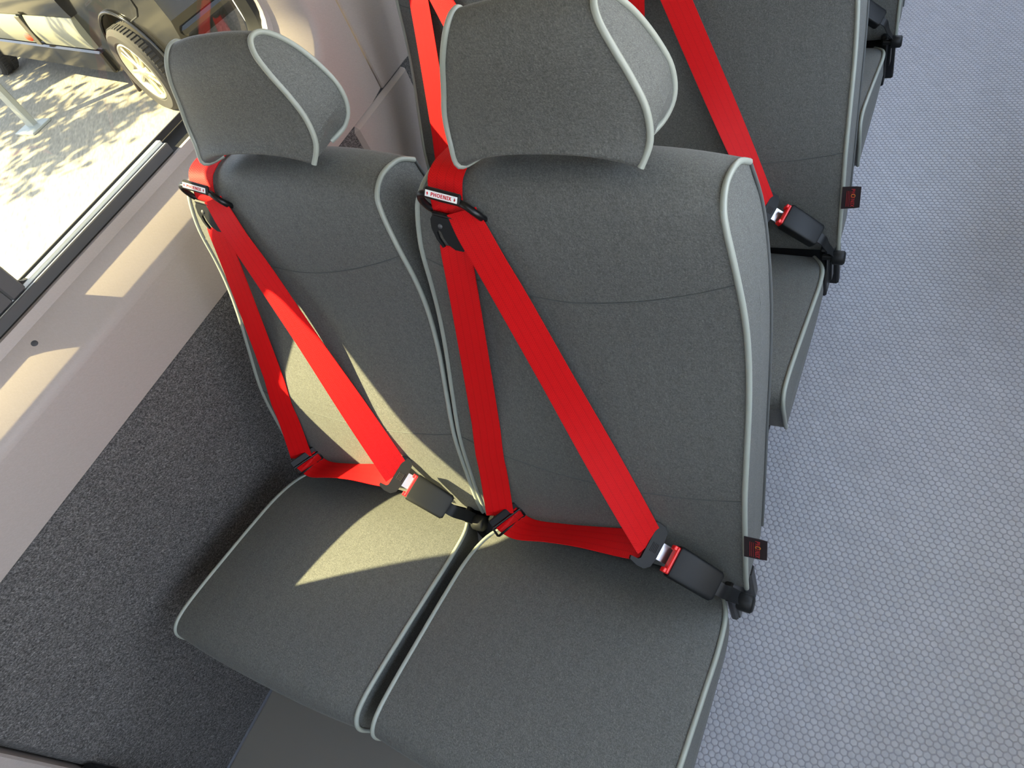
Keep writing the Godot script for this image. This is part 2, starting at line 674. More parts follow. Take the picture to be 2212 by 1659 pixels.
func make_belt(label: String) -> Node3D:
	var t := thing("seat_belt", label, "seat belt", Vector3.ZERO, "red seat belts on the passenger seats")
	var s := Shape.new()
	var wx := Vector3(1, -.22, .06)
	# over the shoulder of the backrest and under the guide
	strap(s, [Vector3(-.142, .955, -.650), Vector3(-.142, 1.003, -.638), Vector3(-.141, 1.017, -.598), Vector3(-.140, 1.016, -.566), Vector3(-.138, 1.004, -.549), Vector3(-.138, .986, -.540), Vector3(-.140, .964, -.534), Vector3(-.142, .950, -.533)],
		[Vector3(1, 0, 0), Vector3(1, -.05, 0), Vector3(1, -.1, 0), wx, wx, wx, wx, wx])
	part("shoulder_webbing", s, M.web, t)
	s = Shape.new()
	var w2 := Vector3(.27, .23, -.935)
	var a := Vector3(-.1130, .988, -.5320)
	var b := Vector3(.105, .540, -.351)
	strap(s, [a, Vector3(-.1070, .970, -.5260), a.lerp(b, .12) + Vector3(.002, -.002, .003), a.lerp(b, .25), a.lerp(b, .5), a.lerp(b, .75), b],
		[wx, Vector3(1, -.15, .04), Vector3(.92, .12, -.12), Vector3(.85, .22, -.25), Vector3(.76, .26, -.36), Vector3(.55, .25, -.65), w2], 8, .047, true)
	part("diagonal_webbing", s, M.web, t)
	s = Shape.new()
	strap(s, [Vector3(-.137, .938, -.5195), Vector3(-.138, .925, -.513), Vector3(-.143, .85, -.487), Vector3(-.155, .68, -.426), Vector3(-.165, .502, -.356), Vector3(-.166, .488, -.351)],
		[Vector3(1, -.1, 0), Vector3(1, -.05, 0), Vector3(1, 0, -.03), Vector3(.97, 0, -.12), Vector3(.92, -.06, -.30), Vector3(.88, -.1, -.40)], 8, .047, true)
	part("hanger_webbing", s, M.web, t)
	s = Shape.new()
	var ax := Vector3(.023, -.004, -.041).normalized()
	var ay := Vector3(.34, -.85, .40)
	ay = (ay - ax * ay.dot(ax)).normalized()
	var ab2 := Basis(ax, ay, ax.cross(ay))
	var ac := Vector3(-.158, .495, -.351)
	strap(s, [ac + ay * .008, ac + ay * .022 - Vector3(0, .001, .003), Vector3(-.118, .474, -.342), Vector3(-.06, .489, -.345), Vector3(0, .507, -.347), Vector3(.06, .523, -.348), Vector3(.098, .532, -.350)],
		[Vector3(-.5, -.2, .82), Vector3(-.5, -.05, .86), Vector3(-.35, .22, .9), Vector3(-.2, .38, .9), Vector3(-.12, .34, .93), Vector3(-.18, .05, .97), Vector3(-.27, -.2, .935)])
	part("lap_webbing", s, M.web, t)
	# guide loop with its name plate
	s = Shape.new()
	s.tube(curve(PackedVector3Array([Vector3(-.146, .968, -.556), Vector3(-.158, .972, -.546), Vector3(-.166, .985, -.539), Vector3(-.168, 1.001, -.535), Vector3(-.163, 1.012, -.533), Vector3(-.152, 1.0125, -.5325), Vector3(-.133, 1.0065, -.5325), Vector3(-.111, 1.000, -.533), Vector3(-.099, .996, -.530), Vector3(-.090, .986, -.530), Vector3(-.088, .973, -.536), Vector3(-.095, .962, -.552)]), 5), .0046, 10)
	var loop := part("guide_loop", s, M.black_metal, t)
	var pc := Vector3(-.1305, 1.0105, -.5325)
	var px := Vector3(.966, -.259, 0).normalized()
	var pz := Vector3(.07, .52, .85)
	pz = (pz - px * pz.dot(px)).normalized()
	var pb := Basis(px, pz.cross(px), pz)
	s = Shape.new()
	s.box(pc, Vector3(.049, .0140, .007), .0022, pb)
	var holder := part("plate_holder", s, M.black, loop)
	s = Shape.new()
	s.box(pc + pz * .0034, Vector3(.0435, .0080, .001), .0003, pb)
	var plate := part("name_plate", s, M.white_print, t, "small white plate reading PHOENIX in red")
	lettering(plate, "PHOENIX", M.red_print, pc + pz * .0041, pb, .0043, "plate_lettering")
	for e in [-1.0, 1.0]:
		s = Shape.new()
		var ab := Basis(pb.x, pb.y * -e, pb.z * -e)
		s.extrude(PackedVector2Array([Vector2(-.0004, -.002), Vector2(.0004, -.002), Vector2(.0004, .0004), Vector2(.0012, .0004), Vector2(0, .0022), Vector2(-.0012, .0004), Vector2(-.0004, .0004)]), .0004, ab, pc + px * e * .0185 + pz * .0041)
		part("plate_arrow", s, M.red_print, plate)
	# hook that carries the hanger
	var hx := Vector3(1, -.18, .05).normalized()
	var hz := Vector3(.10, .35, .93)
	hz = (hz - hx * hz.dot(hx)).normalized()
	var hb := Basis(hx, hz.cross(hx), hz)
	s = Shape.new()
	s.extrude(PackedVector2Array([Vector2(-.024, .022), Vector2(.020, .022), Vector2(.026, .012), Vector2(.027, -.012), Vector2(.020, -.020), Vector2(.008, -.0205), Vector2(-.002, -.016), Vector2(-.009, -.008), Vector2(-.013, .0), Vector2(-.0165, .002), Vector2(-.019, -.002), Vector2(-.016, -.010), Vector2(-.008, -.020), Vector2(-.011, -.022), Vector2(-.020, -.012), Vector2(-.027, .002), Vector2(-.028, .014)]), .0035, hb, Vector3(-.140, .956, -.5245))
	var hook := part("hanger_hook", s, M.black, t, "black sheet hook")
	s = Shape.new()
	s.lathe(PackedVector2Array([Vector2(0, .0012), Vector2(.0028, .0012), Vector2(.0034, 0), Vector2(.0034, -.001)]), 14, Basis(hb.x, hb.z, -hb.y), Vector3(-.140, .956, -.5245) + hb * Vector3(-.0135, .0075, .0018))
	part("rivet", s, M.frame, hook)
	s = Shape.new()
	s.box(Vector3(-.140, .956, -.5245) + hb * Vector3(-.002, .0235, .001), Vector3(.046, .006, .007), .002, hb)
	part("hook_roller", s, M.black_metal, hook)
	# three-bar slide at the hip
	s = Shape.new()
	s.box(ac + ay * .003, Vector3(.055, .013, .004), .0012, ab2)
	var slide := part("slide_plate", s, M.black, t)
	s = Shape.new()
	var loop_pts := PackedVector3Array()
	for q in [[-.028, .0125], [-.0265, .011], [0, .011], [.0265, .011], [.028, .0125], [.028, .0265], [.0265, .028], [0, .028], [-.0265, .028], [-.028, .0265]]:
		loop_pts.append(ac + ax * q[0] + ay * q[1] + ab2.z * (.003 if ab2.z.z > 0 else -.003))
	s.tube(loop_pts, .0021, 6, true)
	part("slide_loop", s, M.black_metal, slide)
	# tongue and buckle
	var d := Vector3(.055, -.042, .004).normalized()      # towards the anchor
	var w := Vector3(-.20, -.20, .96)
	w = (w - d * w.dot(d)).normalized()
	var n := d.cross(w)
	if n.y < 0:
		n = -n
	var bb := Basis(d, n, d.cross(n))
	var tc := Vector3(.1045, .5400, -.3495)
	s = Shape.new()
	s.extrude(PackedVector2Array([Vector2(-.013, .030), Vector2(-.004, .034), Vector2(.008, .033), Vector2(.015, .026), Vector2(.017, .012), Vector2(.017, -.012), Vector2(.015, -.026), Vector2(.008, -.033), Vector2(-.004, -.034), Vector2(-.016, -.031), Vector2(-.017, -.026), Vector2(-.006, -.025), Vector2(-.003, -.022), Vector2(-.003, .022), Vector2(-.006, .027)]), .007, Basis(d, bb.z * (1.0 if bb.z.dot(w) > 0 else -1.0) * -1.0, n), tc)
	var tongue := part("tongue_grip", s, M.black, t)
	for k in 5:
		s = Shape.new()
		s.box(tc + d * (.003 + k * .0022) + n * .0037, Vector3(.0011, .001, .014), .0002, bb)
		part("grip_rib", s, M.rubber, tongue)
	s = Shape.new()
	s.box(tc + d * .026, Vector3(.026, .0025, .026), .0005, bb)
	part("tongue_blade", s, M.steel, tongue, "bright steel tongue")
	var bc := Vector3(.1675, .5085, -.3375) + n * .004
	s = Shape.new()
	taper_box(s, bc, bb, .036, .0240, .0225, .0120, .0100)
	var buckle := part("buckle", s, M.black, t, "black buckle box")
	s = Shape.new()
	s.box(bc - d * .0375, Vector3(.006, .016, .041), .0015, bb)
	s.box(bc - d * .0415 + w * .017, Vector3(.006, .013, .007), .001, bb)
	s.box(bc - d * .0415 - w * .017, Vector3(.006, .013, .007), .001, bb)
	part("release_button", s, M.red_plastic, buckle, "red release button")
	var end := bc + d * .036
	s = Shape.new()
	var anchor := Vector3(.226, .436, -.346)
	strap(s, [end - d * .006, end + d * .012, end.lerp(anchor, .6), anchor], [w, w, w * .8 + Vector3(.2, 0, 0), Vector3(.3, -.2, .8)], 5, .020)
	part("stalk", s, M.black, t)
	s = Shape.new()
	s.lathe(PackedVector2Array([Vector2(0, .012), Vector2(.0105, .012), Vector2(.0135, .009), Vector2(.0135, -.008), Vector2(.0115, -.011), Vector2(0, -.011)]), 16, Basis(Vector3(0, 1, 0), Vector3(1, 0, 0), Vector3(0, 0, -1)), Vector3(.232, .430, -.344))
	var knob := part("anchor_cap", s, M.black, t)
	s = Shape.new()
	s.tube(PackedVector3Array([Vector3(.205, .430, -.344), Vector3(.226, .430, -.344)]), .006, 8)
	s.box(Vector3(.221, .400, -.345), Vector3(.004, .05, .018), .001)
	part("anchor_bracket", s, M.black_metal, knob)
	return t


func taper_box(s: Shape, c: Vector3, b: Basis, hl: float, w0: float, w1: float, t0: float, t1: float):
	# a buckle body: rounded in section, a little smaller at the stalk end
	s.begin()
	var rows := []
	for st in [[-hl, .94], [-hl + .002, 1.0], [hl - .004, 1.0], [hl, .86]]:
		var f: float = (st[0] + hl) / (2 * hl)
		var w: float = lerp(w0, w1, f) * st[1]
		var t: float = lerp(t0, t1, f) * st[1]
		var ring := PackedVector3Array()
		for k in 24:
			var a := TAU * (k + .5) / 24
			var x: float = sign(cos(a)) * pow(absf(cos(a)), .20) * w
			var y: float = sign(sin(a)) * pow(absf(sin(a)), .40) * t
			ring.append(c + b * Vector3(st[0], y, x))
		rows.append(ring)
	s.rings(rows, [0, 0, 0])
	for e in [0, 3]:
		var m := Vector3.ZERO
		for p in rows[e]:
			m += p / 24.0
		for k in 24:
			if e == 0:
				s.tri(m, rows[e][(k + 1) % 24], rows[e][k], 5)
			else:
				s.tri(m, rows[e][k], rows[e][(k + 1) % 24], 6)
	s.close()


# ------------------------------------------------------------------ the bus
func y_of(rel: float) -> float:
	return EYE + rel


func make_bus():
	# floor
	var s := Shape.new()
	s.box(Vector3(-.265, -.03, -.70), Vector3(2.11, .06, 6.0))
	var floor_o := struct("floor", s, M.vinyl, "blue-grey vinyl floor with raised hexagons")
	var hex := Shape.new()
	var p := .0123
	var r0 := p * .50
	var ring := []
	for lv in [[r0 * 1.0, 0.0], [r0 * .93, .0006], [r0 * .80, .0008]]:
		var a := PackedVector3Array()
		for k in 6:
			var f := TAU * (k + .5) / 6
			a.append(Vector3(lv[0] * cos(f), lv[1], lv[0] * sin(f)))
		ring.append(a)
	hex.begin()
	hex.rings(ring, [0, 0])
	for k in 6:
		hex.tri(Vector3(0, .0008, 0), ring[2][k], ring[2][(k + 1) % 6], 0)
	if (hex.v[1] - hex.v[0]).cross(hex.v[2] - hex.v[0]).dot(hex.v[0]) > 0:
		hex.turn()
	var hm := hex.mesh()
	var spots := []
	var row := 0
	var zr := .45
	while zr > -3.5:
		var x := -.34 + (p * .5 if row % 2 else 0.0)
		while x < .60:
			spots.append(Vector3(x, .0, zr))
			x += p
		zr -= p * .866
		row += 1
	# the 300 that show largest lie by the lower right corner of the picture
	var near_p := Vector3(.16, 0, -.33)
	spots.sort_custom(func(a, b): return a.distance_squared_to(near_p) < b.distance_squared_to(near_p))
	for i in 300:
		var o := MeshInstance3D.new()
		o.name = "hexagon_stud"
		o.mesh = hm
		o.material_override = M.stud
		floor_o.add_child(o, true)
		o.position = spots[i]
	var mm := MultiMesh.new()
	mm.transform_format = MultiMesh.TRANSFORM_3D
	mm.mesh = hm
	mm.instance_count = spots.size() - 300
	for i in range(300, spots.size()):
		mm.set_instance_transform(i - 300, Transform3D(Basis.IDENTITY, spots[i]))
	var mi := MultiMeshInstance3D.new()
	mi.name = "hexagon_studs"
	mi.multimesh = mm
	mi.material_override = M.stud
	mi.set_meta("kind", "stuff")
	floor_o.add_child(mi)
	s = Shape.new()
	s.box(Vector3(-.785, .001, -.70), Vector3(.80, .004, 5.6))
	part("smooth_strip", s, M.shade_toned_floor, floor_o, "plain floor strip under the seats, shade and warm bounce in its beige-grey")
	# ceiling
	s = Shape.new()
	var hx0 := -.25
	var hx1 := .30
	var hz0 := .05
	var hz1 := .65
	for q in [[-1.365, hx0, -3.7, 2.3], [hx1, .935, -3.7, 2.3], [hx0, hx1, -3.7, hz0], [hx0, hx1, hz1, 2.3]]:
		s.box(Vector3((q[0] + q[1]) / 2, 2.02, (q[2] + q[3]) / 2), Vector3(q[1] - q[0], .06, q[3] - q[2]))
	struct("ceiling", s, M.headlining)
	var hatch := thing("window_2", "added glazed roof hatch over the aisle, unseen, for top light", "window")  # added opening, unseen, gives top light to cushions and floor
	hatch.set_meta("kind", "structure")
	hatch.remove_meta("category")
	s = Shape.new()
	for q in [[hx0 + .01, .02, hz0, hz1], [hx1 - .01, .02, hz0, hz1]]:
		s.box(Vector3(q[0], 2.02, (hz0 + hz1) / 2), Vector3(.02, .08, hz1 - hz0), .003)
	for z in [hz0 + .01, hz1 - .01]:
		s.box(Vector3((hx0 + hx1) / 2, 2.02, z), Vector3(hx1 - hx0, .08, .02), .003)
	part("frame", s, M.frame, hatch)
	s = Shape.new()
	s.quad(Vector3(hx0, 2.04, hz0), Vector3(hx1, 2.04, hz0), Vector3(hx1, 2.04, hz1), Vector3(hx0, 2.04, hz1), -1)
	part("pane", s, M.clear, hatch)

	# left wall ------------------------------------------------
	var XW := -1.18
	var fold := y_of(-.640)
	var top := y_of(-.02)
	var inner := -1.2514
	var y_top_wall := 2.0
	var seam_z := -1.178
	s = Shape.new()
	var outer := PackedVector3Array()
	var foldr := rounded(-1.105, 1.10, fold, top + .06, .11, XW)
	for q in foldr:
		# the panel's own outline: the hole's points pushed to a rectangle
		var zz := q.z
		var yy := q.y
		var cz := (-1.105 + 1.10) / 2
		var cy := (fold + top + .06) / 2
		var u := (zz - cz) / (2.205 / 2)
		var w := (yy - cy) / ((top + .06 - fold) / 2)
		var mx: float = max(absf(u), absf(w))
		u /= mx
		w /= mx
		outer.append(Vector3(XW, lerp(y_of(-.763), y_top_wall, (w + 1) / 2), lerp(seam_z + .0035, 1.25, (u + 1) / 2)))
	var list := [outer, foldr]
	var groups := [0]
	for k in range(1, 5):      # a soft fold
		var f := k / 4.0 * PI / 4
		var q := .030
		list.append(rounded(-1.105 + q * sin(f) * .9, 1.10 - q * sin(f), fold + q * sin(f), top + .06 - q * sin(f), .11 - q * sin(f) * .5, XW - q * (1 - cos(f))))
		groups.append(1)
	list.append(rounded(-1.058, 1.04, y_of(-.572), top + .0, .085, inner))
	groups.append(1)
	list.append(rounded(-1.053, 1.034, y_of(-.5550), top - .014, .080, -1.256))
	groups.append(2)
	list.append(rounded(-1.053, 1.034, y_of(-.5565), top - .014, .080, -1.275))
	groups.append(3)
	s.rings(list, groups)
	s.mark = 0
	# faces look to +x
	if (s.v[1] - s.v[0]).cross(s.v[2] - s.v[0]).x > 0:
		s.turn()
	var wall := struct("wall_left", s, M.trim, "grey-beige moulded plastic side panel with a dished window surround")
	# neighbouring panels and the lower wall, as solid pieces with open joints
	s = Shape.new()
	s.box(Vector3(-1.205, (y_of(-.763) + y_top_wall) / 2, (seam_z - .0035 - 3.7) / 2), Vector3(.05, y_top_wall - y_of(-.763), 3.7 + seam_z - .0035), .003)
	part("rear_side_panel", s, M.trim, wall)
	s = Shape.new()
	s.box(Vector3(-1.205, (y_of(-.763) + y_top_wall) / 2, 1.775), Vector3(.05, y_top_wall - y_of(-.763), 1.045), .003)
	part("front_side_panel", s, M.trim, wall)
	s = Shape.new()
	s.box(Vector3(-1.218, 1.0, seam_z), Vector3(.06, 2.0, .03))
	part("joint_backing", s, M.trim_dark, wall)
	s = Shape.new()
	s.box(Vector3(-1.225, y_of(-.757) / 2 + .0, (-3.7 + .285) / 2), Vector3(.078, y_of(-.757), 3.985), .012)
	part("carpet_lining", s, M.carpet, wall, "dark grey carpet lining the lower wall")
	s = Shape.new()
	s.box(Vector3(-1.205, y_of(-.77) / 2, 1.29), Vector3(.06, y_of(-.77), 2.0), .004)
	part("lower_front_panel", s, M.trim, wall)
	s = Shape.new()
	s.box(Vector3(-1.219, y_of(-.7675) / 2, -1.163), Vector3(.085, y_of(-.7675), .245), .010)
	part("pillar_cover", s, M.trim, wall)
	s = Shape.new()
	s.box(Vector3(-1.160, .19, .335), Vector3(.06, .38, .12), .008)
	part("step_box", s, M.black, wall, "black plastic box at the foot of the wall")
	s = Shape.new()
	s.lathe(PackedVector2Array([Vector2(0, .0), Vector2(.004, -.0006), Vector2(.0055, -.002)]), 14, Basis(Vector3(0, 0, 1), Vector3(.62, .78, 0).normalized(), Vector3(-.78, .62, 0).normalized()), Vector3(-1.2335, y_of(-.583), -.262))
	part("plug", s, M.trim_dark, wall)
	# outer skin, closed round the opening
	s = Shape.new()
	var xs := -1.335
	for q in [[-.36, y_of(-.56), -3.7, 2.3], [y_of(-.03), 2.05, -3.7, 2.3], [y_of(-.56), y_of(-.03), -3.7, -1.07], [y_of(-.56), y_of(-.03), 1.05, 2.3]]:
		s.box(Vector3(xs, (q[0] + q[1]) / 2, (q[2] + q[3]) / 2), Vector3(.02, q[1] - q[0], q[3] - q[2]))
	part("outer_skin", s, M.bus_skin, wall)
	s = Shape.new()
	s.box(Vector3(-1.29, 2.0, -.7), Vector3(.25, .05, 6.0))
	s.box(Vector3(-1.28, .86, -.7), Vector3(.09, .05, 6.0))
	part("wall_core", s, M.trim_dark, wall)

	# window ------------------------------------------------
	var win := thing("window_1", "tinted sliding side window in a dark frame beside the window seat", "window")
	win.set_meta("kind", "structure")
	win.remove_meta("category")
	var gx := -1.295
	var yb := y_of(-.525)
	# frame ring between the panel and the glass
	s = Shape.new()
	var fr := [rounded(-1.062, 1.05, y_of(-.570), y_of(-.06), .085, -1.267), rounded(-1.052, 1.03, y_of(-.556), y_of(-.07), .07, -1.266), rounded(-1.045, 1.016, y_of(-.551), y_of(-.08), .06, -1.276), rounded(-1.036, 1.005, y_of(-.538), y_of(-.09), .055, gx - .004)]
	s.begin()
	s.rings(fr, [0, 1, 2])
	if (s.v[1] - s.v[0]).cross(s.v[2] - s.v[0]).x > 0:
		s.turn()
	part("seal", s, M.rubber, win)
	# sliding rail along the foot of the glass
	s = Shape.new()
	s.box(Vector3(-1.281, y_of(-.5515), .165), Vector3(.024, .031, 1.73), .0015)
	part("lower_rail", s, M.frame, win, "dark grey sliding rail")
	s = Shape.new()
	s.box(Vector3(-1.2725, y_of(-.5375), .165), Vector3(.003, .004, 1.725), .0005)
	part("rail_lip", s, M.channel, win)
	s = Shape.new()
	s.box(Vector3(-1.2865, y_of(-.5345), .165), Vector3(.013, .010, 1.725), .0005)
	part("rail_channel", s, M.channel, win)
	s = Shape.new()
	s.box(Vector3(-1.2955, y_of(-.532), -.01), Vector3(.004, .012, 2.05), .0005)
	part("glass_gasket", s, M.rubber, win)
	# meeting stiles between the two panes
	s = Shape.new()
	s.box(Vector3(-1.283, y_of(-.28), -.318), Vector3(.020, .51, .030), .003)
	part("meeting_stile", s, M.frame, win)
	s = Shape.new()
	s.box(Vector3(-1.284, y_of(-.28), -.2705), Vector3(.018, .51, .0655), .002)
	part("meeting_stile", s, M.frame, win)
	# frame of the front pane: top board, front stile widened unseen to block sun
	s = Shape.new()
	s.box(Vector3(-1.285, y_of(-.0875), .40), Vector3(.018, .135, 1.26), .003)
	part("upper_panel", s, M.frame, win)
	s = Shape.new()
	s.box(Vector3(-1.285, y_of(-.34), .425), Vector3(.018, .39, .56), .003)
	part("sun_block_stile", s, M.frame, win)
	# rounded inner corners of the panes
	for c in [[-.333, -.528, -1.0, 1.0, .014], [-.238, -.155, 1.0, -1.0, .035], [-.238, -.528, 1.0, 1.0, .05], [.145, -.155, -1.0, -1.0, .03]]:
		var poly := PackedVector2Array([Vector2(0, 0)])
		var rr: float = c[4]
		for k in 9:
			var f := PI / 2 * k / 8
			poly.append(Vector2(c[2] * (rr - rr * sin(f)), c[3] * (rr - rr * cos(f))))
		s = Shape.new()
		s.extrude(poly, .012, Basis(Vector3(0, 0, 1), Vector3(0, 1, 0), Vector3(-1, 0, 0)), Vector3(-1.285, y_of(c[1]), c[0]))
		part("corner_fillet", s, M.rubber, win)
	for q in [[-1.06, -.32], [-.24, .16], [.70, 1.03]]:
		part("pane", pane_mesh(gx, y_of(-.54), y_of(-.06), q[0], q[1]), M.tint, win)

	# right side, front and rear ------------------------------
	var XR := .76
	s = Shape.new()
	s.box(Vector3(XR + .03, .46, -.7), Vector3(.06, .92, 6.0))
	s.box(Vector3(XR + .03, 1.86, -.7), Vector3(.06, .30, 6.0))
	for zz in [-3.65, -2.0, -.35, 1.15, 2.25]:
		s.box(Vector3(XR + .03, 1.31, zz), Vector3(.06, .80, .12))
	var wr := struct("wall_right", s, M.trim)
	for q in [[-3.6, -2.05], [-1.95, -.4], [-.3, 1.1], [1.2, 2.2]]:
		part("pane", pane_mesh(XR + .03, .90, 1.73, q[0], q[1]), M.clear, wr)
	s = Shape.new()
	s.box(Vector3(-.215, .525, -3.68), Vector3(1.95, 1.05, .06))
	s.box(Vector3(-.215, 1.78, -3.68), Vector3(1.95, .44, .06))
	for xx in [-1.15, -.215, .72]:
		s.box(Vector3(xx, 1.35, -3.68), Vector3(.12, .95, .06))
	struct("wall_rear", s, M.trim)
	s = Shape.new()
	s.box(Vector3(-.215, 1.0, 2.28), Vector3(1.95, 2.0, .06))
	struct("wall_front", s, M.trim)


func pane_mesh(x: float, y0: float, y1: float, z0: float, z1: float) -> Shape:
	var s := Shape.new()
	s.quad(Vector3(x, y0, z0), Vector3(x, y0, z1), Vector3(x, y1, z1), Vector3(x, y1, z0), -1)
	return s


# ------------------------------------------------------------------ the yard
func make_yard():
	var s := Shape.new()
	s.begin()
	s.quad(Vector3(-40, GROUND, -40), Vector3(40, GROUND, -40), Vector3(40, GROUND, 40), Vector3(-40, GROUND, 40), -1)
	if (s.v[1] - s.v[0]).cross(s.v[2] - s.v[0]).y > 0:
		s.turn()
	var g := struct("ground", s, M.ground, "pale sunlit concrete yard outside the window")
	g.set_meta("kind", "structure")
	# post
	var t := thing("steel_post", "short galvanised steel post on a foot plate outside the window", "post", Vector3(-7.25, GROUND, -3.05))
	s = Shape.new()
	s.box(Vector3(0, .55, 0), Vector3(.10, 1.1, .06), .008)
	part("upright", s, M.galvanised, t)
	s = Shape.new()
	s.box(Vector3(.02, .012, .02), Vector3(.30, .024, .22), .004)
	part("foot_plate", s, M.galvanised, t)
	make_car()
	make_tree()


func make_tree():
	var t := thing("shade_tree", "leafy tree whose shade dapples the yard beside the dark car", "tree", Vector3(-11.3, GROUND, -1.75))
	var s := Shape.new()
	s.tube(curve(PackedVector3Array([Vector3(0, 0, 0), Vector3(.05, 1.4, .05), Vector3(-.05, 2.8, 0), Vector3(.1, 4.2, .1), Vector3(0, 5.4, 0)]), 5), .14, 10)
	var trunk := part("trunk", s, M.bark, t)
	for k in 9:
		var f := TAU * k / 9.0 + .3
		var y := 2.6 + .26 * k
		s = Shape.new()
		s.tube(curve(PackedVector3Array([Vector3(0, y, 0), Vector3(.6 * cos(f), y + .35, .6 * sin(f)), Vector3(1.5 * cos(f), y + .75, 1.5 * sin(f))]), 5), .045, 7)
		part("branch", s, M.bark, trunk)
	var leaf := Shape.new()
	for e in [[Vector3(0, 0, 0), Vector3(.045, .02, .05), Vector3(0, 0, .13)], [Vector3(0, 0, 0), Vector3(0, 0, .13), Vector3(-.045, .02, .05)]]:
		leaf.tri(e[0], e[1], e[2], -1)
	var mm := MultiMesh.new()
	mm.transform_format = MultiMesh.TRANSFORM_3D
	mm.mesh = leaf.mesh()
	var places := []
	for c in 85:      # clumps of leaves round the branches
		var f := rng.randf() * TAU
		var r := 2.5 * sqrt(rng.randf())
		var y := 2.9 + 2.6 * rng.randf()
		var mid := Vector3(r * cos(f), y, r * sin(f))
		for k in 70:
			var b := Basis(Vector3(rng.randfn(), rng.randfn(), rng.randfn()).normalized(), rng.randf() * TAU).scaled(Vector3.ONE * rng.randf_range(.8, 1.4))
			places.append(Transform3D(b, mid + Vector3(rng.randfn(0, .20), rng.randfn(0, .13), rng.randfn(0, .20))))
	mm.instance_count = places.size()
	for i in places.size():
		mm.set_instance_transform(i, places[i])
	var mi := MultiMeshInstance3D.new()
	mi.name = "foliage"
	mi.multimesh = mm
	mi.material_override = M.leaf
	mi.set_meta("kind", "stuff")
	t.add_child(mi)


